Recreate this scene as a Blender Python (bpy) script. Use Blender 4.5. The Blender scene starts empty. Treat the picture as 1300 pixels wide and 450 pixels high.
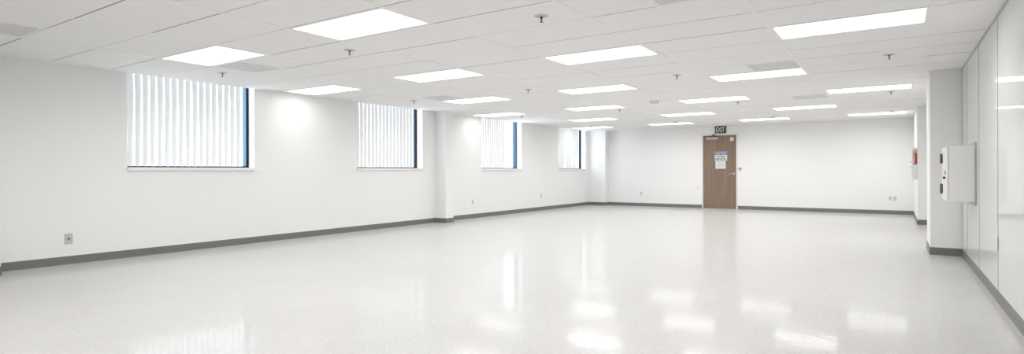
import bpy, bmesh, math, random
from mathutils import Vector, Matrix
random.seed(7)
R = math.radians
col = bpy.context.scene.collection
sc = bpy.context.scene

# ------------------------------------------------------------------ camera, world, exposure
F_PX, CX, CY = 723.7, 658.56, 217.47
cd = bpy.data.cameras.new('camera'); cam = bpy.data.objects.new('camera', cd); col.objects.link(cam)
cd.sensor_fit = 'HORIZONTAL'; cd.sensor_width = 36.0; cd.lens = 36.0 * F_PX / 1300.0
cd.shift_x = (650 - CX) / 1300.0; cd.shift_y = (CY - 225) / 1300.0
cd.clip_start = 0.02; cd.clip_end = 200
cam.matrix_world = Matrix.Translation((4.6227, -3.1817, 1.1238)) @ Matrix.Rotation(R(33.422), 4, 'Z') @ Matrix.Rotation(R(90), 4, 'X') @ Matrix.Rotation(R(-0.175), 4, 'Z')
sc.camera = cam

world = bpy.data.worlds.new('world'); sc.world = world; world.use_nodes = True
bg = world.node_tree.nodes['Background']
bg.inputs['Color'].default_value = (0.93, 0.965, 1.0, 1); bg.inputs['Strength'].default_value = 1.75

LAMP = 0.72          # radiance of the troffer diffusers
LAMP_W = 5.1         # downlight each troffer throws, in watts
sc.view_settings.view_transform = 'Standard'; sc.view_settings.look = 'None'
sc.view_settings.gamma = 1.0; sc.view_settings.use_curve_mapping = False
sc.view_settings.exposure = 1.54

# ------------------------------------------------------------------ dimensions
U = 0.6096
H = 2.435
XL, XR, YB, YR = -3.814, 5.354, 14.05, -6.1
XP = 5.01                      # face of the pilasters on the right
SILL = 1.19

# ------------------------------------------------------------------ materials
def mat(name, color, rough=0.5, metal=0.0, spec=0.5, coat=0.0, coat_rough=0.05, emit=None, es=0.0):
    m = bpy.data.materials.new(name); m.use_nodes = True
    p = m.node_tree.nodes['Principled BSDF']
    p.inputs['Base Color'].default_value = (*color, 1); p.inputs['Roughness'].default_value = rough
    p.inputs['Metallic'].default_value = metal; p.inputs['Specular IOR Level'].default_value = spec
    p.inputs['Coat Weight'].default_value = coat; p.inputs['Coat Roughness'].default_value = coat_rough
    if emit:
        p.inputs['Emission Color'].default_value = (*emit, 1); p.inputs['Emission Strength'].default_value = es
    return m
def noise_bump(m, scale, dist, detail=3.0, target='Normal', coat=False, stretch=(1, 1, 1)):
    nt = m.node_tree; p = nt.nodes['Principled BSDF']
    tc = nt.nodes.new('ShaderNodeTexCoord'); mp = nt.nodes.new('ShaderNodeMapping'); mp.inputs['Scale'].default_value = stretch
    n = nt.nodes.new('ShaderNodeTexNoise')
    n.inputs['Scale'].default_value = scale; n.inputs['Detail'].default_value = detail
    b = nt.nodes.new('ShaderNodeBump'); b.inputs['Distance'].default_value = dist; b.inputs['Strength'].default_value = 1.0
    nt.links.new(tc.outputs['Object'], mp.inputs['Vector']); nt.links.new(mp.outputs['Vector'], n.inputs['Vector'])
    nt.links.new(n.outputs['Fac'], b.inputs['Height']); nt.links.new(b.outputs['Normal'], p.inputs['Normal'])
    if coat: nt.links.new(b.outputs['Normal'], p.inputs['Coat Normal'])
    return b

M = {}
M['wall'] = mat('wall_paint', (0.93, 0.927, 0.922), 0.55, spec=0.25); noise_bump(M['wall'], 60, 0.0006)
M['tile'] = mat('ceiling_tile', (0.935, 0.927, 0.918), 0.9, spec=0.1); noise_bump(M['tile'], 220, 0.001)
M['grid'] = mat('white_grid_metal', (0.93, 0.925, 0.92), 0.4, spec=0.3)
M['plenum'] = mat('plenum_shadow', (0.12, 0.12, 0.12), 0.9, spec=0.0)
M['base'] = mat('grey_vinyl_base', (0.20, 0.20, 0.196), 0.4, spec=0.3)
M['diffuser'] = mat('lamp_diffuser', (0.9, 0.9, 0.9), 0.6, emit=(1.0, 0.992, 0.985), es=LAMP)
M['white_metal'] = mat('white_painted_metal', (0.84, 0.835, 0.82), 0.4, spec=0.3)
M['panel'] = mat('glossy_white_panel', (0.75, 0.75, 0.742), 0.35, spec=0.3, coat=0.55, coat_rough=0.03); noise_bump(M['panel'], 1.2, 0.0016, 1.0, coat=True)
M['joint'] = mat('grey_joint_strip', (0.42, 0.42, 0.40), 0.4)
M['navy'] = mat('navy_blue_frame', (0.03, 0.085, 0.165), 0.35, spec=0.4)
M['gasket_and_dim_frame'] = mat('dark_navy_gasket_and_dim_frame', (0.003, 0.012, 0.026), 0.5, spec=0.2)
M['chrome'] = mat('brushed_steel', (0.6, 0.59, 0.57), 0.32, metal=1.0)
M['greymetal'] = mat('grey_painted_metal', (0.48, 0.48, 0.47), 0.45)
M['darkmetal'] = mat('dark_metal', (0.07, 0.068, 0.065), 0.45)
M['brass'] = mat('dull_sprinkler_metal', (0.10, 0.095, 0.09), 0.5, metal=0.3)
M['escutcheon'] = mat('escutcheon_grey', (0.60, 0.595, 0.59), 0.5)
M['plate'] = mat('light_grey_plate', (0.58, 0.575, 0.56), 0.45)
M['whiteplate'] = mat('white_plastic_plate', (0.74, 0.735, 0.72), 0.4)
M['black'] = mat('black_plastic', (0.01, 0.01, 0.01), 0.5)
M['paper'] = mat('white_paper', (0.82, 0.81, 0.79), 0.7)
M['greyink'] = mat('grey_print', (0.45, 0.45, 0.45), 0.7)
M['blackink'] = mat('black_print', (0.03, 0.03, 0.03), 0.6)
M['blue'] = mat('notice_blue', (0.01, 0.10, 0.36), 0.5)
M['red'] = mat('red_label', (0.58, 0.085, 0.06), 0.45)
M['darkred'] = mat('dark_red_print', (0.16, 0.01, 0.01), 0.45)
M['exitdark'] = mat('exit_dark_face', (0.055, 0.04, 0.04), 0.4)
M['exitgreen'] = mat('exit_letter_pale_green', (0.62, 0.80, 0.72), 0.5)
M['perf'] = mat('perforated_grey_panel', (0.62, 0.615, 0.61), 0.7)

def perf_material(m):
    nt = m.node_tree; p = nt.nodes['Principled BSDF']
    tc = nt.nodes.new('ShaderNodeTexCoord'); v = nt.nodes.new('ShaderNodeTexVoronoi'); v.inputs['Scale'].default_value = 90
    v.inputs['Randomness'].default_value = 0.0
    r = nt.nodes.new('ShaderNodeValToRGB'); r.color_ramp.elements[0].position = 0.25; r.color_ramp.elements[1].position = 0.35
    r.color_ramp.elements[0].color = (0.45, 0.45, 0.45, 1); r.color_ramp.elements[1].color = (0.83, 0.825, 0.82, 1)
    nt.links.new(tc.outputs['Object'], v.inputs['Vector']); nt.links.new(v.outputs['Distance'], r.inputs['Fac'])
    nt.links.new(r.outputs['Color'], p.inputs['Base Color'])
perf_material(M['perf'])

def slat_material():
    m = bpy.data.materials.new('blind_fabric'); m.use_nodes = True; nt = m.node_tree; nt.nodes.clear()
    out = nt.nodes.new('ShaderNodeOutputMaterial'); mx = nt.nodes.new('ShaderNodeMixShader')
    d = nt.nodes.new('ShaderNodeBsdfDiffuse'); t = nt.nodes.new('ShaderNodeBsdfTranslucent')
    d.inputs['Color'].default_value = (0.77, 0.762, 0.75, 1); t.inputs['Color'].default_value = (0.80, 0.79, 0.765, 1)
    mx.inputs[0].default_value = 0.09
    nt.links.new(d.outputs[0], mx.inputs[1]); nt.links.new(t.outputs[0], mx.inputs[2]); nt.links.new(mx.outputs[0], out.inputs[0])
    return m
M['slat'] = slat_material()

def glass_material():
    m = bpy.data.materials.new('window_glass'); m.use_nodes = True; nt = m.node_tree; nt.nodes.clear()
    out = nt.nodes.new('ShaderNodeOutputMaterial'); mx = nt.nodes.new('ShaderNodeMixShader')
    t = nt.nodes.new('ShaderNodeBsdfTransparent'); g = nt.nodes.new('ShaderNodeBsdfGlossy'); f = nt.nodes.new('ShaderNodeFresnel')
    t.inputs['Color'].default_value = (0.93, 0.97, 1, 1); g.inputs['Roughness'].default_value = 0.0; f.inputs['IOR'].default_value = 1.3
    ge = nt.nodes.new('ShaderNodeNewGeometry'); sb = nt.nodes.new('ShaderNodeMath'); sb.operation = 'SUBTRACT'; sb.inputs[0].default_value = 1.0
    ml = nt.nodes.new('ShaderNodeMath'); ml.operation = 'MULTIPLY'; nt.links.new(ge.outputs['Backfacing'], sb.inputs[1]); nt.links.new(sb.outputs[0], ml.inputs[0]); nt.links.new(f.outputs[0], ml.inputs[1])
    nt.links.new(ml.outputs[0], mx.inputs[0]); nt.links.new(t.outputs[0], mx.inputs[1]); nt.links.new(g.outputs[0], mx.inputs[2]); nt.links.new(mx.outputs[0], out.inputs[0])
    return m
M['glass'] = glass_material()

def floor_material():
    m = mat('waxed_vinyl_tile', (0.75, 0.74, 0.72), 0.45, spec=0.12, coat=0.38, coat_rough=0.1); nt = m.node_tree; p = nt.nodes['Principled BSDF']
    N, Lk = nt.nodes.new, nt.links.new
    tc = N('ShaderNodeTexCoord')
    # chips
    v = N('ShaderNodeTexVoronoi'); v.inputs['Scale'].default_value = 140; Lk(tc.outputs['Object'], v.inputs['Vector'])
    n2 = N('ShaderNodeTexNoise'); n2.inputs['Scale'].default_value = 38; n2.inputs['Detail'].default_value = 4; Lk(tc.outputs['Object'], n2.inputs['Vector'])
    sep = N('ShaderNodeSeparateColor'); Lk(v.outputs['Color'], sep.inputs[0])
    r = N('ShaderNodeValToRGB'); e = r.color_ramp.elements
    e[0].position = 0.0; e[0].color = (0.47, 0.465, 0.455, 1); e[1].position = 1.0; e[1].color = (0.66, 0.653, 0.642, 1)
    a = e.new(0.05); a.color = (0.55, 0.545, 0.535, 1); b = e.new(0.12); b.color = (0.58, 0.573, 0.563, 1); c = e.new(0.8); c.color = (0.595, 0.588, 0.577, 1)
    Lk(sep.outputs[0], r.inputs['Fac'])
    # tile seams, 12 in
    br = N('ShaderNodeTexBrick'); br.offset = 0.0; br.inputs['Scale'].default_value = 1.0
    br.inputs['Brick Width'].default_value = 0.3048; br.inputs['Row Height'].default_value = 0.3048; br.inputs['Mortar Size'].default_value = 0.0009
    br.inputs['Color1'].default_value = (1, 1, 1, 1); br.inputs['Color2'].default_value = (0.975, 0.973, 0.97, 1); br.inputs['Mortar'].default_value = (0.86, 0.85, 0.84, 1)
    Lk(tc.outputs['Object'], br.inputs['Vector'])
    mx = N('ShaderNodeMix'); mx.data_type = 'RGBA'; mx.blend_type = 'MULTIPLY'; mx.inputs[0].default_value = 1.0
    Lk(r.outputs['Color'], mx.inputs[6]); Lk(br.outputs['Color'], mx.inputs[7])
    rr = N('ShaderNodeValToRGB'); rr.color_ramp.elements[0].position = 0.35; rr.color_ramp.elements[0].color = (0.96, 0.96, 0.955, 1); rr.color_ramp.elements[1].position = 0.65; rr.color_ramp.elements[1].color = (1.03, 1.03, 1.03, 1)
    Lk(n2.outputs['Fac'], rr.inputs['Fac'])
    m2 = N('ShaderNodeMix'); m2.data_type = 'RGBA'; m2.blend_type = 'MULTIPLY'; m2.inputs[0].default_value = 1.0
    Lk(mx.outputs[2], m2.inputs[6]); Lk(rr.outputs['Color'], m2.inputs[7]); Lk(m2.outputs[2], p.inputs['Base Color'])
    # wax ripple
    w = N('ShaderNodeTexNoise'); w.inputs['Scale'].default_value = 9.0; w.inputs['Detail'].default_value = 2.5; Lk(tc.outputs['Object'], w.inputs['Vector'])
    bp = N('ShaderNodeBump'); bp.inputs['Distance'].default_value = 0.0009; bp.inputs['Strength'].default_value = 1.0
    Lk(w.outputs['Fac'], bp.inputs['Height']); Lk(bp.outputs['Normal'], p.inputs['Coat Normal'])
    w3 = N('ShaderNodeTexNoise'); w3.inputs['Scale'].default_value = 1.1; w3.inputs['Detail'].default_value = 4; Lk(tc.outputs['Object'], w3.inputs['Vector'])
    mr = N('ShaderNodeMapRange'); mr.inputs[1].default_value = 0.3; mr.inputs[2].default_value = 0.7; mr.inputs[3].default_value = 0.075; mr.inputs[4].default_value = 0.12
    Lk(w3.outputs['Fac'], mr.inputs[0]); Lk(mr.outputs[0], p.inputs['Coat Roughness'])
    return m
M['floor'] = floor_material()

def wood_material():
    m = mat('brown_wood_veneer', (0.27, 0.18, 0.13), 0.45, spec=0.3); nt = m.node_tree; p = nt.nodes['Principled BSDF']
    N, Lk = nt.nodes.new, nt.links.new
    tc = N('ShaderNodeTexCoord'); mp = N('ShaderNodeMapping'); mp.inputs['Scale'].default_value = (16, 16, 0.9)
    n = N('ShaderNodeTexNoise'); n.inputs['Scale'].default_value = 1.6; n.inputs['Detail'].default_value = 6; n.inputs['Distortion'].default_value = 0.4
    r = N('ShaderNodeValToRGB'); e = r.color_ramp.elements
    e[0].position = 0.25; e[0].color = (0.215, 0.155, 0.113, 1); e[1].position = 0.75; e[1].color = (0.315, 0.228, 0.168, 1)
    Lk(tc.outputs['Object'], mp.inputs['Vector']); Lk(mp.outputs['Vector'], n.inputs['Vector']); Lk(n.outputs['Fac'], r.inputs['Fac']); Lk(r.outputs['Color'], p.inputs['Base Color'])
    return m
M['wood'] = wood_material()

# ------------------------------------------------------------------ mesh helpers
class MB:
    """collects shapes given in world coordinates and links them as one mesh object"""
    def __init__(s): s.bm = bmesh.new()
    def box(s, x0, x1, y0, y1, z0, z1, bevel=0.0, seg=2):
        b = bmesh.new(); bmesh.ops.create_cube(b, size=1.0)
        for v in b.verts: v.co = Vector(((x0 + x1) / 2 + v.co.x * (x1 - x0), (y0 + y1) / 2 + v.co.y * (y1 - y0), (z0 + z1) / 2 + v.co.z * (z1 - z0)))
        if bevel: bmesh.ops.bevel(b, geom=list(b.edges), offset=bevel, segments=seg, profile=0.5, affect='EDGES')
        s._add(b); return s
    def cyl(s, p0, p1, r0, r1=None, n=20):
        p0, p1 = Vector(p0), Vector(p1); d = p1 - p0; b = bmesh.new()
        bmesh.ops.create_cone(b, cap_ends=True, segments=n, radius1=r0, radius2=r0 if r1 is None else r1, depth=d.length)
        bmesh.ops.transform(b, matrix=Matrix.Translation((p0 + p1) / 2) @ d.to_track_quat('Z', 'Y').to_matrix().to_4x4(), verts=b.verts)
        s._add(b); return s
    def lathe(s, c, prof, n=28):
        b = bmesh.new(); rings = []
        for r, z in prof: rings.append([b.verts.new((c[0] + r * math.cos(2 * math.pi * k / n), c[1] + r * math.sin(2 * math.pi * k / n), c[2] + z)) for k in range(n)])
        for a, d in zip(rings[:-1], rings[1:]):
            for k in range(n): b.faces.new((a[k], a[(k + 1) % n], d[(k + 1) % n], d[k]))
        b.faces.new(rings[0][::-1]); b.faces.new(rings[-1]); bmesh.ops.recalc_face_normals(b, faces=b.faces)
        s._add(b); return s
    def faces(s, vs, fs):
        b = bmesh.new(); q = [b.verts.new(v) for v in vs]
        for f in fs: b.faces.new([q[k] for k in f])
        bmesh.ops.recalc_face_normals(b, faces=b.faces); s._add(b); return s
    def _add(s, b):
        me = bpy.data.meshes.new('tmp'); b.to_mesh(me); b.free(); s.bm.from_mesh(me); bpy.data.meshes.remove(me)
    def build(s, name, m, parent=None, smooth=False, origin=None):
        me = bpy.data.meshes.new(name); o = bpy.data.objects.new(name, me); col.objects.link(o)
        off = Vector((0, 0, 0))
        if parent is not None:
            q = parent
            while q is not None: off += q.location; q = q.parent
        if origin is not None: o.location = Vector(origin) - off; off = Vector(origin)
        for v in s.bm.verts: v.co -= off
        s.bm.to_mesh(me); s.bm.free(); me.materials.append(M[m])
        if smooth:
            for p in me.polygons: p.use_smooth = True
            try: me.set_sharp_from_angle(angle=R(35))
            except Exception: pass
        if parent is not None: o.parent = parent
        return o
def tag(o, label=None, cat=None, group=None, kind=None):
    if label: o['label'] = label
    if cat: o['category'] = cat
    if group: o['group'] = group
    if kind: o['kind'] = kind
    return o
def empty(name, loc, label=None, cat=None, group=None, kind=None):
    o = bpy.data.objects.new(name, None); o.empty_display_size = 0.1; o.location = loc; col.objects.link(o)
    return tag(o, label, cat, group, kind)
def copy_tree(o, parent=None):
    c = o.copy(); col.objects.link(c)
    if parent is not None: c.parent = parent
    for ch in [k for k in bpy.data.objects if k.parent == o]: copy_tree(ch, c)
    return c
def text_mesh(txt, size, m, parent, name, loc, rot, depth=0.001, shear=0.0, width=None, bold=0.0):
    cu = bpy.data.curves.new('t', 'FONT'); cu.body = txt; cu.size = size; cu.align_x = 'CENTER'; cu.align_y = 'CENTER'; cu.extrude = depth; cu.shear = shear; cu.offset = bold
    t = bpy.data.objects.new('t', cu); col.objects.link(t)
    dg = bpy.context.evaluated_depsgraph_get(); dg.update()
    me = bpy.data.meshes.new_from_object(t.evaluated_get(dg)); bpy.data.objects.remove(t)
    xs = [v.co.x for v in me.vertices]; ys = [v.co.y for v in me.vertices]
    cx, cy = (min(xs) + max(xs)) / 2, (min(ys) + max(ys)) / 2; k = (width / (max(xs) - min(xs))) if width else 1.0
    rm = Matrix.Rotation(rot[2], 4, 'Z') @ Matrix.Rotation(rot[0], 4, 'X')
    off = Vector((0, 0, 0)); q = parent
    while q is not None: off += q.location; q = q.parent
    for v in me.vertices:
        c = Vector(((v.co.x - cx) * k, v.co.y - cy, v.co.z)); v.co = rm @ c + Vector(loc) - off
    me.materials.clear(); me.materials.append(M[m]); me.name = name
    o = bpy.data.objects.new(name, me); col.objects.link(o); o.parent = parent
    return o

# ------------------------------------------------------------------ room shell
m = MB(); m.box(XL - 0.3, XR + 0.3, YR - 0.2, YB + 0.3, -0.15, 0.0)
tag(m.build('floor', 'floor'), 'pale speckled waxed vinyl tile floor', kind='structure')

WIN = [(0.245, 2.03), (4.09, 5.86), (7.95, 9.74), (11.80, 13.55)]
GX = -3.972          # plane of the window frames
OUT = XL - 0.26
TOP = H + 0.12
m = MB(); y = YR
for a, b in WIN:
    m.box(OUT, XL, y, a, 0, TOP)
    m.box(OUT, XL, a, b, 0, SILL - 0.045)
    m.box(OUT, XL, a, b, TOP, TOP + 0.1)
    y = b
m.box(OUT, XL, y, YB + 0.2, 0, TOP)
tag(m.build('wall_left', 'wall'), kind='structure')
DX0, DX1, DZ = -0.155, 0.79, 2.155
m = MB(); m.box(XL, DX0 - 0.03, YB, YB + 0.2, 0, TOP); m.box(DX1 + 0.03, XR, YB, YB + 0.2, 0, TOP); m.box(DX0 - 0.03, DX1 + 0.03, YB, YB + 0.2, DZ + 0.03, TOP)
tag(m.build('wall_back', 'wall'), kind='structure')
m = MB(); m.box(XR, XR + 0.2, YR, YB + 0.2, 0, TOP)
tag(m.build('wall_right', 'wall'), kind='structure')
m = MB(); m.box(OUT, XR + 0.2, YR - 0.2, YR, 0, TOP)
tag(m.build('wall_rear', 'wall'), kind='structure')
# columns
def column(x0, x1, y0, y1):
    m = MB(); m.box(x0, x1, y0, y1, 0, H + 0.05, bevel=0.004, seg=2)
    return tag(m.build('column', 'wall'), kind='structure')
column(XL - 0.02, -3.515, -1.62, -1.105)
column(XL - 0.02, -3.515, 6.27, 6.53)
column(XL - 0.02, -3.215, 13.80, YB + 0.02)
column(XP, XR + 0.02, 6.12, 7.02)
column(XP, XR + 0.02, 11.10, YB + 0.02)

# baseboards: an extruded cove profile following each wall, mitred at the corners
def baseboard(name, pts, side):
    prof = [(0.0, 0.0), (0.013, 0.0), (0.0085, 0.004), (0.006, 0.012), (0.005, 0.094), (0.003, 0.1), (0.0, 0.1)]
    P = [Vector((p[0], p[1])) for p in pts]; n = len(P); offs = []
    for k in range(n):
        ns = []
        if k > 0: d = (P[k] - P[k - 1]).normalized(); ns.append(Vector((-d.y, d.x)) * side)
        if k < n - 1: d = (P[k + 1] - P[k]).normalized(); ns.append(Vector((-d.y, d.x)) * side)
        offs.append(ns[0] if len(ns) == 1 else (ns[0] + ns[1]) / (1 + ns[0].dot(ns[1])))
    vs, fs = [], []; q = len(prof)
    for k in range(n):
        for d, z in prof: w = P[k] + offs[k] * d; vs.append((w.x, w.y, z))
    for k in range(n - 1):
        for j in range(q): a, b = k * q + j, k * q + (j + 1) % q; fs.append((a, b, b + q, a + q))
    fs.append(tuple(range(q))); fs.append(tuple(range((n - 1) * q, n * q)))
    m = MB(); m.faces(vs, fs); return tag(m.build(name, 'base'), kind='structure')
baseboard('baseboard_left', [(XL, YR), (XL, -1.62), (-3.515, -1.62), (-3.515, -1.105), (XL, -1.105), (XL, 6.27), (-3.515, 6.27), (-3.515, 6.53), (XL, 6.53), (XL, 13.80)], -1)
baseboard('baseboard_back', [(XL + 0.005, 13.80), (-3.215, 13.80), (-3.215, YB), (DX0 - 0.035, YB)], -1)
baseboard('baseboard_back.001', [(DX1 + 0.045, YB), (XP - 0.005, YB)], -1)
baseboard('baseboard_right', [(XP, YB - 0.006), (XP, 11.10), (XR, 11.10), (XR, 7.02), (XP, 7.02), (XP, 6.12), (XR, 6.12), (XR, YR)], -1)

# ------------------------------------------------------------------ ceiling
LIGHTS = [(i, j) for j in (-8, -4, 0, 4, 8, 12, 16, 20) for i in ((-4, 0, 4) if j % 8 == 0 else (-6, -2, 2, 6))]
LIGHTS = [q for q in LIGHTS if q not in ((-6, -4), (-4, -8))]  # rearmost row is added fill light; some lamps dropped to darken the left
VENTS = [(-4, -3), (-4, 1), (-4, 7), (5, 1), (5, 7), (5, 13)]
skip = set(LIGHTS)
tiles = MB(); runners = MB()
X0u, X1u, Y0u, Y1u = XL / U, XR / U, YR / U, YB / U
i_lines = [k for k in range(-6, 9, 2)]
jl = range(math.floor(Y0u), math.ceil(Y1u))
bounds = [X0u] + i_lines + [X1u]
for a, b in zip(bounds[:-1], bounds[1:]):
    for j in jl:
        if (a, j) in skip: continue
        y0, y1 = max(j, Y0u), min(j + 1, Y1u)
        xs0, xs1 = a, b
        v = [q for q in VENTS if q[1] == j and a <= q[0] < b]
        if v:
            q = v[0][0]
            if q == a: xs0 = a + 1
            else: xs1 = q
        g0, g1 = random.choice((0.002, 0.003, 0.004, 0.005)), random.choice((0.004, 0.007, 0.010, 0.013))
        z = H + random.uniform(-0.0012, 0.0012)
        tiles.box(xs0 * U + 0.0006, xs1 * U - 0.0006, y0 * U + g1, y1 * U - g0, z, z + 0.014)
        if v:   # thin cross tee beside the two-foot panel
            e = (xs0 if q == a else xs1) * U
            runners.box(e - 0.011, e + 0.011, y0 * U, y1 * U, H - 0.003, H + 0.012)
ceil = tiles.build('ceiling', 'tile'); tag(ceil, kind='structure')
for i in i_lines: runners.box(i * U - 0.012, i * U + 0.012, YR, YB, H - 0.0035, H + 0.012)
runners.build('suspension_grid', 'grid', ceil)
m = MB(); m.box(XL, XR, YR, YB, H + 0.05, H + 0.07); m.build('deck_above_tiles', 'plenum', ceil)
# angle moulding where the tiles meet the walls
def molding(x0, x1, y0, y1): return (x0, x1, y0, y1, H - 0.004, H + 0.018)
m = MB()
m.box(*molding(XL, XL + 0.02, YR, 6.27)); m.box(*molding(XL, XL + 0.02, 6.53, 13.80)); m.box(*molding(-3.515, -3.495, 6.27, 6.53)); m.box(*molding(XL, -3.515, 6.25, 6.27)); m.box(*molding(XL, -3.215, 13.78, 13.80))
m.box(*molding(-3.215, XP, YB - 0.02, YB)); m.box(*molding(XP - 0.02, XP, 11.1, YB)); m.box(*molding(XP - 0.02, XP, 6.12, 7.02)); m.box(*molding(XP, XR, 6.10, 6.12)); m.box(*molding(XP, XR, 11.08, 11.10))
m.box(*molding(XR - 0.022, XR, YR, 6.12)); m.box(*molding(XR - 0.022, XR, 7.02, 11.1))
m.build('wall_angle', 'grid', ceil)

# ------------------------------------------------------------------ windows
ORD = ['first', 'second', 'third', 'fourth']
for k, (a, b) in enumerate(WIN):
    w = empty('window_%d' % (k + 1), (GX, (a + b) / 2, SILL), kind='structure')
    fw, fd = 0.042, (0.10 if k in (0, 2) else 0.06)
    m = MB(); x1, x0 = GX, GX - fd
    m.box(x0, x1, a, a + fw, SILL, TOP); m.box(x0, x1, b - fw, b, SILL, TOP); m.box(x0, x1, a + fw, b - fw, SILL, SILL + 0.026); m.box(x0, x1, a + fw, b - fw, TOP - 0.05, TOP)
    m.build('window_frame', 'navy' if k in (0, 2) else 'gasket_and_dim_frame', w)  # second and fourth frames coloured darker to stand in for weaker reflected light
    g = 0.006
    m = MB()
    for yy in (a + fw - 0.028, b - fw + 0.004): m.box(x1, x1 + g, yy, yy + 0.024, SILL, TOP)
    m.box(x1, x1 + g, a + 0.014, b - 0.014, SILL, SILL + 0.018)
    m.build('frame_gasket', 'gasket_and_dim_frame', w)
    m = MB(); m.box(x0 + 0.01, x0 + 0.016, a + fw, b - fw, SILL + 0.026, TOP - 0.05); m.build('window_glass', 'glass', w)
    m = MB(); m.box(GX - 0.02, XL + 0.028, a - 0.004, b + 0.004, SILL - 0.045, SILL, bevel=0.004); m.build('window_sill', 'wall', w)

# vertical blinds
BL = [  # y start, y end, base turn of the slats (deg), twist towards the bottom (deg)
    (0.255, 1.845, 9, 14), (4.10, 5.62, -1, 3.5), (7.96, 9.02, -2, 2), (11.81, 13.18, -1.5, 1.5)]
ZB, ZT = SILL + 0.016, H + 0.055
def slat_mesh(base, twist, seed):
    rnd = random.Random(seed); nz, nx, wd = 14, 6, 0.089; vs, fs = [], []; tw = twist + rnd.uniform(-2, 2)
    for iz in range(nz + 1):
        f = iz / nz; z = f * (ZT - ZB); ang = R(base + tw * (1 - f) ** 1.3 + 1.5 * math.sin(f * 5 + seed))
        sway = 0.006 * math.sin(math.pi * f) * (1 if seed % 3 else 0.4)
        for ix in range(nx + 1):
            t = ix / nx - 0.5; bow = 0.006 * (1 - 4 * t * t)
            lx, ly = bow, t * wd
            vs.append((lx * math.cos(ang) - ly * math.sin(ang), lx * math.sin(ang) + ly * math.cos(ang) + sway, z))
    for iz in range(nz):
        for ix in range(nx): a = iz * (nx + 1) + ix; fs.append((a, a + 1, a + nx + 2, a + nx + 1))
    me = bpy.data.meshes.new('slat'); me.from_pydata(vs, [], fs); me.materials.append(M['slat'])
    for p in me.polygons: p.use_smooth = True
    return me
BLAB = ['white vertical blind in the first window from the left, widest slats', 'white vertical blind in the second window from the left, just before the column',
        'white vertical blind in the third window, drawn short beside a blue frame', 'white vertical blind in the fourth window, nearest the back corner']
for k, (a, b, base, twist) in enumerate(BL):
    xb = XL - 0.058
    t = empty('vertical_blind', (xb, a, ZB), BLAB[k], 'blind', 'vertical blinds in the windows')
    m = MB(); m.box(xb - 0.02, xb + 0.02, WIN[k][0] + 0.004, WIN[k][1] - 0.004, ZT + 0.018, ZT + 0.055, bevel=0.003); m.build('headrail', 'white_metal', t)
    n = round((b - a) / 0.0935); pitch = (b - a) / n
    kinds = [slat_mesh(base, twist, 10 * k + q) for q in range(5)]
    for q in range(n):
        s = bpy.data.objects.new('slat', kinds[random.randrange(5)]); col.objects.link(s); s.parent = t
        s.location = (0, (q + 0.5) * pitch, 0); s.rotation_euler.z = R(random.uniform(-1.5, 1.5))
        h = bpy.data.objects.new('slat_hanger', bpy.data.meshes.get('slat_hanger') or MB().box(-0.004, 0.004, -0.012, 0.012, ZT - ZB - 0.01, ZT - ZB + 0.02).build('slat_hanger', 'white_metal').data)
        col.objects.link(h); h.parent = s
for o in [o for o in bpy.data.objects if o.name.startswith('slat_hanger') and o.parent is None]: bpy.data.objects.remove(o)

# ------------------------------------------------------------------ door
d = empty('door_1', (0.32, YB, 0), kind='structure')
YD = YB + 0.018
m = MB(); m.box(DX0 + 0.004, DX1 - 0.004, YD, YD + 0.045, 0.008, DZ - 0.004, bevel=0.002); m.build('door_leaf', 'wood', d)
m = MB()
m.box(DX0 - 0.03, DX0, YB - 0.012, YB + 0.12, 0, DZ + 0.03, bevel=0.002); m.box(DX1, DX1 + 0.04, YB - 0.012, YB + 0.12, 0, DZ + 0.03, bevel=0.002)
m.box(DX0 - 0.03, DX1 + 0.04, YB - 0.012, YB + 0.12, DZ, DZ + 0.042, bevel=0.002); m.build('door_frame', 'white_metal', d)
for z in (0.22, 1.10, 1.95):
    m = MB(); m.cyl((DX0 + 0.001, YB - 0.008, z - 0.055), (DX0 + 0.001, YB - 0.008, z + 0.055), 0.009); m.box(DX0, DX0 + 0.02, YD - 0.004, YD, z - 0.055, z + 0.055); m.build('hinge', 'greymetal', d, smooth=True)
h = MB(); h.cyl((0.725, YD, 1.03), (0.725, YD - 0.012, 1.03), 0.036, n=32); h.cyl((0.725, YD - 0.01, 1.03), (0.725, YD - 0.055, 1.03), 0.012)
hd = h.build('door_handle', 'chrome', d, smooth=True)
h = MB(); h.cyl((0.735, YD - 0.05, 1.03), (0.66, YD - 0.055, 1.028), 0.0115); h.cyl((0.66, YD - 0.055, 1.028), (0.60, YD - 0.052, 1.018), 0.0115, 0.009); h.cyl((0.60, YD - 0.052, 1.018), (0.575, YD - 0.038, 1.016), 0.009, 0.008); h.build('lever', 'chrome', hd, smooth=True)
h = MB(); h.cyl((0.725, YD, 1.03), (0.725, YD - 0.062, 1.03), 0.009); h.build('key_cylinder', 'greymetal', hd, smooth=True)
c = MB(); c.box(-0.055, 0.285, YD - 0.055, YD, 2.035, 2.11, bevel=0.006); cl = c.build('door_closer', 'greymetal', d)
cl['label'] = 'silver overhead door closer'
c = MB(); c.cyl((0.11, YD - 0.03, 2.108), (0.11, YD - 0.03, 2.135), 0.016); c.box(0.03, 0.25, YD - 0.045, YD - 0.025, 2.125, 2.137, bevel=0.002)
c.cyl((0.24, YD - 0.035, 2.13), (0.18, YB - 0.03, 2.17), 0.008); c.box(0.12, 0.20, YB - 0.034, YB - 0.012, 2.16, 2.19, bevel=0.002); c.build('closer_arm', 'darkmetal', cl, smooth=True)
m = MB(); m.box(DX0, DX1, YB - 0.01, YB + 0.14, 0.0, 0.006); m.build('threshold', 'greymetal', d)

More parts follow.
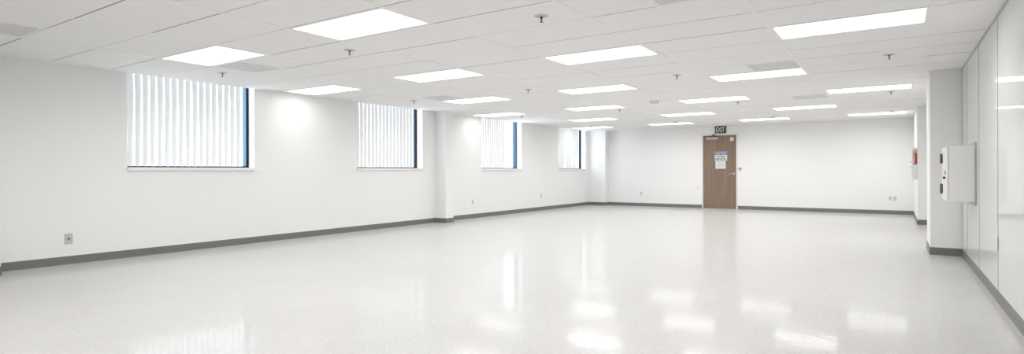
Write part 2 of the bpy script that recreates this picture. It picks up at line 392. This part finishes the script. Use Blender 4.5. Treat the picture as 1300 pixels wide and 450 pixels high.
# unseen panel added behind the doorway, so the gap does not leak daylight
m = MB(); m.box(DX0 - 0.03, DX1 + 0.04, YB + 0.14, YB + 0.2, 0, DZ + 0.04); tag(m.build('doorway_light_block', 'plenum'), kind='structure')

RX = (R(90), 0, 0)
YF = YD - 0.002
def card(name, x0, x1, z0, z1, th, m_, label, cat, bev=0.001):
    t = empty(name, ((x0 + x1) / 2, YD, z0), label, cat)
    q = MB(); q.box(x0, x1, YD - th, YD, z0, z1, bevel=bev); q.build('board', m_, t); return t
t = card('notice_sign', 0.178, 0.534, 1.412, 1.678, 0.003, 'paper', 'white notice sign with blue heading on the brown door', 'sign')
q = MB(); q.box(0.184, 0.528, YD - 0.0042, YD - 0.003, 1.575, 1.672); hb = q.build('heading_band', 'blue', t)
text_mesh('NOTICE', 0.10, 'paper', hb, 'heading_text', (0.356, YD - 0.0052, 1.6235), RX, shear=0.25, width=0.30, bold=0.002)
text_mesh('AUTHORIZED', 0.062, 'blackink', t, 'lettering', (0.356, YD - 0.004, 1.527), RX, width=0.24, bold=0.0015)
text_mesh('PERSONNEL ONLY', 0.062, 'blackink', t, 'lettering', (0.356, YD - 0.004, 1.46), RX, width=0.325, bold=0.0015)
t = card('paper_sheet', 0.20, 0.49, 1.175, 1.398, 0.0015, 'paper', 'plain white printed paper sheet taped below the blue notice sign', 'paper', 0.0005)
q = MB()
for z, w in ((1.355, 0.16), (1.325, 0.22), (1.295, 0.2), (1.265, 0.21), (1.235, 0.15)): q.box(0.345 - w / 2, 0.345 + w / 2, YD - 0.0022, YD - 0.0015, z - 0.003, z + 0.003)
q.build('print', 'greyink', t)
t = card('door_placard', 0.622, 0.716, 1.985, 2.09, 0.004, 'paper', 'small square white placard at the upper right of the door', 'sign')
q = MB(); q.box(0.65, 0.688, YD - 0.005, YD - 0.004, 2.02, 2.058); pic = q.build('pictogram', 'greyink', t)
q = MB(); q.cyl((0.669, YD - 0.005, 2.039), (0.669, YD - 0.006, 2.039), 0.011); q.build('pictogram_center', 'paper', pic)

# exit sign
t = empty('exit_sign', (0.357, YB, 2.215), 'dark EXIT sign with pale green letters on the wall above the door', 'sign')
q = MB(); q.box(0.20, 0.514, YB - 0.03, YB, 2.215, 2.425, bevel=0.004); q.build('housing', 'exitdark', t)
text_mesh('EXIT', 0.215, 'exitgreen', t, 'lettering', (0.357, YB - 0.031, 2.32), RX, width=0.235, bold=0.004)
for s in (-1, 1):
    q = MB(); cx = 0.357 + s * 0.138
    q.faces([(cx - s * 0.006, YB - 0.0315, 2.295), (cx - s * 0.006, YB - 0.0315, 2.345), (cx + s * 0.012, YB - 0.0315, 2.32), (cx - s * 0.006, YB - 0.029, 2.295), (cx - s * 0.006, YB - 0.029, 2.345), (cx + s * 0.012, YB - 0.029, 2.32)],
            [(0, 1, 2), (3, 5, 4), (0, 3, 4, 1), (1, 4, 5, 2), (2, 5, 3, 0)])
    q.build('arrow', 'exitgreen', t)

# card reader right of the door
t = empty('card_reader', (0.895, YB, 1.12), 'small grey card reader on the wall right of the door', 'card reader')
q = MB(); q.box(0.852, 0.938, YB - 0.022, YB, 1.125, 1.205, bevel=0.005); q.build('case', 'greymetal', t)
q = MB(); q.box(0.865, 0.925, YB - 0.024, YB - 0.022, 1.16, 1.188, bevel=0.0008); q.build('screen', 'joint', t)
q = MB(); q.box(0.875, 0.915, YB - 0.025, YB - 0.022, 1.135, 1.148, bevel=0.0008); q.build('key_strip', 'whiteplate', t)
# door stop
t = empty('door_bumper', (-0.312, YB, 0.61), 'tiny white round bumper on the wall left of the door', 'door stop')
q = MB(); q.cyl((-0.312, YB, 0.61), (-0.312, YB - 0.02, 0.61), 0.024, 0.02); bb = q.build('bumper', 'whiteplate', t, smooth=True)
q = MB(); q.cyl((-0.312, YB - 0.02, 0.61), (-0.312, YB - 0.03, 0.61), 0.012, 0.009); q.build('rubber_tip', 'plate', bb, smooth=True)

# ------------------------------------------------------------------ outlets
def outlet(center, axis, label, jack=False, m_='whiteplate', name='wall_outlet', w=0.075, h=0.118, cat='outlet'):
    x, y, z = center; t = empty(name, center, label, cat)
    def bx(a0, a1, z0, z1, d0, d1, nm, mm, par, bev=0.0):
        q = MB()
        if axis == 'x': q.box(x + d0, x + d1, y + a0, y + a1, z + z0, z + z1, bevel=bev)      # on the left wall, faces +x
        else: q.box(x + a0, x + a1, y - d1, y - d0, z + z0, z + z1, bevel=bev)               # on the back wall, faces -y
        return q.build(nm, mm, par)
    p = bx(-w / 2, w / 2, -h / 2, h / 2, 0, 0.006, 'cover_plate', m_, t, 0.002)
    if jack:
        bx(-0.012, 0.012, -0.012, 0.012, 0.006, 0.010, 'jack', 'plate', p, 0.001); bx(-0.010, 0.010, -0.009, 0.009, 0.010, 0.012, 'jack_opening', 'black', t)
    else:
        for s in (-1, 1):
            r = bx(-0.017, 0.017, s * 0.026 - 0.015, s * 0.026 + 0.015, 0.006, 0.008, 'receptacle', 'plate', t, 0.0008)
            bx(-0.008, -0.005, s * 0.026 - 0.004, s * 0.026 + 0.008, 0.008, 0.0086, 'slot', 'black', r); bx(0.005, 0.008, s * 0.026 - 0.004, s * 0.026 + 0.008, 0.008, 0.0086, 'slot', 'black', r)
    for s in (-1, 1): bx(-0.003, 0.003, s * h * 0.42 - 0.003, s * h * 0.42 + 0.003, 0.006, 0.0072, 'screw', 'chrome', t)
    return t
outlet((XL, -0.397, 0.312), 'x', 'grey phone jack plate low on the left wall below the first window', True, 'plate', 'jack_plate', 0.082, 0.13, 'wall jack')
outlet((XL, 7.594, 0.392), 'x', 'small white jack plate low on the wall just past the left column', True, 'whiteplate', 'jack_plate', 0.06, 0.1, 'wall jack')
outlet((XL, 10.76, 0.413), 'x', 'white wall outlet low between the third and fourth windows')
outlet((-2.098, YB, 0.399), 'y', 'white wall outlet low on the back wall left of the door')
outlet((4.522, YB, 0.406), 'y', 'grey centred jack plate low on the back wall, left of the pair at right', True, 'whiteplate', 'jack_plate', 0.075, 0.10, 'wall jack')
outlet((4.622, YB, 0.40), 'y', 'white wall outlet low on the back wall, right of the pair at right')

# ------------------------------------------------------------------ right wall: glossy panels
SE = [6.10, 5.50, 4.345, 3.06, 1.84, 0.62, -0.60]
PL = ['narrow glossy white wall panel next to the right column', 'glossy white wall panel behind the wall cabinet', 'glossy white wall panel just nearer than the wall cabinet',
      'wide glossy white wall panel at the right edge of the photo, showing light streaks', 'glossy white wall panel outside the frame, second nearest', 'glossy white wall panel outside the frame, nearest']
for k, (b, a) in enumerate(zip(SE[:-1], SE[1:])):
    t = empty('wall_panel', (XR, (a + b) / 2, 0.1), PL[k], 'wall panel', 'glossy panels on the right wall')
    m = MB(); m.box(XR - 0.006, XR, a + 0.006, b - 0.006, 0.10, H - 0.022, bevel=0.001); m.build('panel_face', 'panel', t)
    m = MB(); m.box(XR - 0.009, XR, b - 0.0065, b + 0.0065, 0.10, H - 0.022, bevel=0.0015); jt = m.build('joint_strip', 'joint', t)
    if k == 3:
        m = MB(); m.box(XR - 0.016, XR - 0.009, b - 0.013, b + 0.010, 0.44, 0.56, bevel=0.003); m.build('patch_clip', 'whiteplate', jt)
m = MB(); m.box(XR - 0.012, XR, -0.6, 6.12, H - 0.024, H - 0.016); m.box(XR - 0.010, XR, -0.6, 6.12, H - 0.016, H - 0.004)
tag(m.build('trim_1', 'joint'), kind='structure')

# wall cabinet
t = empty('wall_cabinet', (XR, 4.98, 0.775), 'white metal wall cabinet with dark hinges on the right wall', 'cabinet')
xf = 5.095
m = MB(); m.box(XR - 0.016, XR - 0.007, 4.585, 5.41, 0.738, 1.42, bevel=0.002); m.build('back_plate', 'greymetal', t)
m = MB(); m.box(xf + 0.018, XR - 0.016, 4.60, 5.36, 0.775, 1.385, bevel=0.004); m.build('body', 'white_metal', t)
m = MB(); m.box(xf, xf + 0.016, 4.605, 5.355, 0.78, 1.38, bevel=0.004); dr = m.build('cabinet_door', 'white_metal', t)
for z in (1.256, 0.90):
    m = MB()
    m.box(xf - 0.012, xf, 5.20, 5.34, z - 0.055, z + 0.055, bevel=0.002)
    m.cyl((xf - 0.014, 5.27, z - 0.057), (xf - 0.014, 5.27, z + 0.057), 0.009)
    m.build('hinge', 'darkmetal', dr, smooth=True)
m = MB(); m.box(xf - 0.012, xf, 4.72, 4.82, 1.07, 1.115, bevel=0.003); lt = m.build('latch', 'greymetal', dr)
m = MB(); m.cyl((xf, 4.80, 1.035), (xf - 0.02, 4.80, 1.035), 0.012); m.cyl((xf - 0.018, 4.80, 1.035), (xf - 0.022, 4.80, 1.035), 0.015); m.build('lock', 'black', dr, smooth=True)

# fire extinguisher cabinet on the far pilaster
t = empty('fire_extinguisher_cabinet', (XP, 11.45, 0.92), 'white fire extinguisher cabinet with red label on the far right pilaster', 'fire cabinet')
m = MB(); m.box(XP - 0.075, XP, 11.22, 11.55, 0.92, 1.585, bevel=0.008); m.build('body', 'white_metal', t)
m = MB(); m.box(XP - 0.092, XP - 0.075, 11.23, 11.54, 0.98, 1.55, bevel=0.006); dr = m.build('cabinet_door', 'white_metal', t)
for z in (1.285, 1.19):
    m = MB(); m.cyl((XP - 0.09, 11.30, z), (XP - 0.115, 11.30, z), 0.008); m.cyl((XP - 0.113, 11.30, z), (XP - 0.122, 11.30, z), 0.012); m.build('latch_knob', 'greymetal', dr, smooth=True)
m = MB(); m.box(XP - 0.068, XP - 0.004, 11.2165, 11.22, 1.235, 1.53); lb = m.build('red_label', 'red', t)
m = MB(); m.box(XP - 0.060, XP - 0.012, 11.215, 11.2165, 1.465, 1.515); pp = m.build('label_square', 'paper', lb)
m = MB(); m.box(XP - 0.050, XP - 0.020, 11.2135, 11.215, 1.475, 1.503); m.build('label_flame', 'darkred', pp)
m = MB(); m.box(XP - 0.028, XP - 0.014, 11.2150, 11.2165, 1.29, 1.44, bevel=0.0004); m.cyl((XP - 0.021, 11.2165, 1.272), (XP - 0.021, 11.215, 1.272), 0.013); m.build('label_figure', 'darkred', lb)
m = MB()
for k in range(5): m.box(XP - 0.060, XP - 0.040, 11.2150, 11.2165, 1.27 + k * 0.034, 1.288 + k * 0.034)
m.build('label_print', 'paper', lb)

# ------------------------------------------------------------------ ceiling lights
def make_light():
    t = empty('ceiling_light', (0, 0, H)); w, l, e = 2 * U, U, 0.036
    m = MB(); z0, z1 = -0.003, 0.035
    m.box(0.012, w - 0.012, 0.001, e, H + z0, H + z1); m.box(0.012, w - 0.012, l - e, l - 0.001, H + z0, H + z1)
    m.box(0.012, e, e, l - e, H + z0, H + z1); m.box(w - e, w - 0.012, e, l - e, H + z0, H + z1); m.build('frame', 'grid', t)
    m = MB(); m.box(e, w - e, e, l - e, H + 0.002, H + 0.006); m.build('diffuser', 'diffuser', t)
    ld = bpy.data.lights.new('troffer_light', 'AREA'); ld.shape = 'RECTANGLE'; ld.size = w - 2 * e; ld.size_y = l - 2 * e; ld.energy = LAMP_W; ld.spread = R(165); ld.color = (1.0, 0.992, 0.985)
    lo = bpy.data.objects.new('troffer_light', ld); col.objects.link(lo); lo.parent = t; lo.location = (w / 2, l / 2, -0.0005)
    return t
ROW = {20: 'row nearest back wall', 16: 'second row from back wall', 12: 'third row from back wall', 8: 'fourth row from back wall', 4: 'fifth row from back wall', 0: 'sixth row from back wall', -4: 'first row behind the camera', -8: 'fill row added behind the camera'}
NTH = ['nearest the windows', 'second from the windows', 'third from the windows', 'fourth from the windows']
proto = make_light(); first = True
dim_light = bpy.data.lights['troffer_light'].copy(); dim_light.energy = LAMP_W * 0.3
for i, j in LIGHTS:
    o = proto if first else copy_tree(proto); first = False
    o.location = (i * U, j * U, H)
    if i == -6:      # energy cut beside the window wall to soften hot spots on it
        for ch in [c for c in bpy.data.objects if c.parent == o and c.type == 'LIGHT']: ch.data = dim_light
    idx = sorted(a for a, b in LIGHTS if b == j).index(i)
    tag(o, 'ceiling light in %s, %s' % (ROW[j], NTH[idx]), 'ceiling light', 'recessed ceiling lights')

# air panels
VL = ['grey perforated ceiling panel at the top left edge of the photo', 'grey perforated ceiling panel beside the light over the first window', 'grey perforated ceiling panel above the second window',
      'grey perforated ceiling panel cut by the top edge right of centre', 'grey perforated ceiling panel beside the lit panel ahead of the door', 'grey perforated ceiling panel furthest away on the right side']
def make_vent():
    t = empty('ceiling_vent', (0, 0, H))
    m = MB(); m.box(0.012, U - 0.001, 0.001, 0.03, H - 0.002, H + 0.012); m.box(0.012, U - 0.001, U - 0.03, U - 0.001, H - 0.002, H + 0.012); m.box(0.012, 0.03, 0.03, U - 0.03, H - 0.002, H + 0.012); m.box(U - 0.03, U - 0.001, 0.03, U - 0.03, H - 0.002, H + 0.012)
    m.build('frame', 'grid', t)
    m = MB(); m.box(0.03, U - 0.03, 0.03, U - 0.03, H + 0.001, H + 0.005); m.build('perforated_face', 'perf', t)
    return t
pv = make_vent()
for k, (i, j) in enumerate(VENTS):
    o = pv if k == 0 else copy_tree(pv); o.location = (i * U, j * U, H); tag(o, VL[k], 'ceiling vent', 'perforated air panels in the ceiling')

# sprinklers
def make_sprinkler():
    t = empty('sprinkler_head', (0, 0, H))
    m = MB(); m.lathe((0, 0, H), [(0.062, 0.002), (0.062, -0.001), (0.055, -0.005), (0.028, -0.010), (0.022, -0.009), (0.02, 0.0)]); m.build('escutcheon', 'escutcheon', t, smooth=True)
    m = MB(); m.lathe((0, 0, H), [(0.012, 0.0), (0.012, -0.008), (0.008, -0.012), (0.008, -0.020), (0.005, -0.022), (0.004, -0.028)])
    for s in (-1, 1): m.cyl((s * 0.007, 0, H - 0.018), (s * 0.0075, 0, H - 0.034), 0.0016, n=8); m.cyl((s * 0.0075, 0, H - 0.034), (0, 0, H - 0.048), 0.0016, n=8)
    m.cyl((0, 0, H - 0.024), (0, 0, H - 0.05), 0.003, n=10); m.build('body', 'brass', t, smooth=True)
    m = MB(); m.lathe((0, 0, H), [(0.0145, -0.050), (0.0155, -0.051), (0.0155, -0.052), (0.0145, -0.053)], 20); m.build('deflector', 'brass', t, smooth=True)
    return t
SROW = {1.55: 'row nearest the camera', 7.43: 'second row from camera', 13.4: 'third row from camera', 19.5: 'row nearest back wall'}
ps = make_sprinkler(); first = True
for yv in (1.55, 7.43, 13.4, 19.5):
    for n_, xv in enumerate((-4.56, -0.46, 3.50, 7.50)):
        o = ps if first else copy_tree(ps); first = False
        o.location = (xv * U, yv * U, H); tag(o, 'sprinkler head in %s, %s' % (SROW[yv], NTH[n_]), 'sprinkler', 'ceiling sprinkler heads')

# emergency unit on the ceiling
bx_, by_ = 1.42 * U, 11.7 * U
t = empty('ceiling_detector', (bx_, by_, H), 'small white slotted box fixed to the ceiling near the middle of the room', 'ceiling fixture')
m = MB(); m.box(bx_ - 0.085, bx_ + 0.085, by_ - 0.05, by_ + 0.05, H - 0.03, H, bevel=0.006); m.build('base', 'white_metal', t)
for k in range(3):
    xx = bx_ - 0.055 + k * 0.055; m = MB(); m.cyl((xx, by_, H - 0.03), (xx, by_, H - 0.055), 0.012, 0.017); m.build('nozzle', 'plate', t, smooth=True)
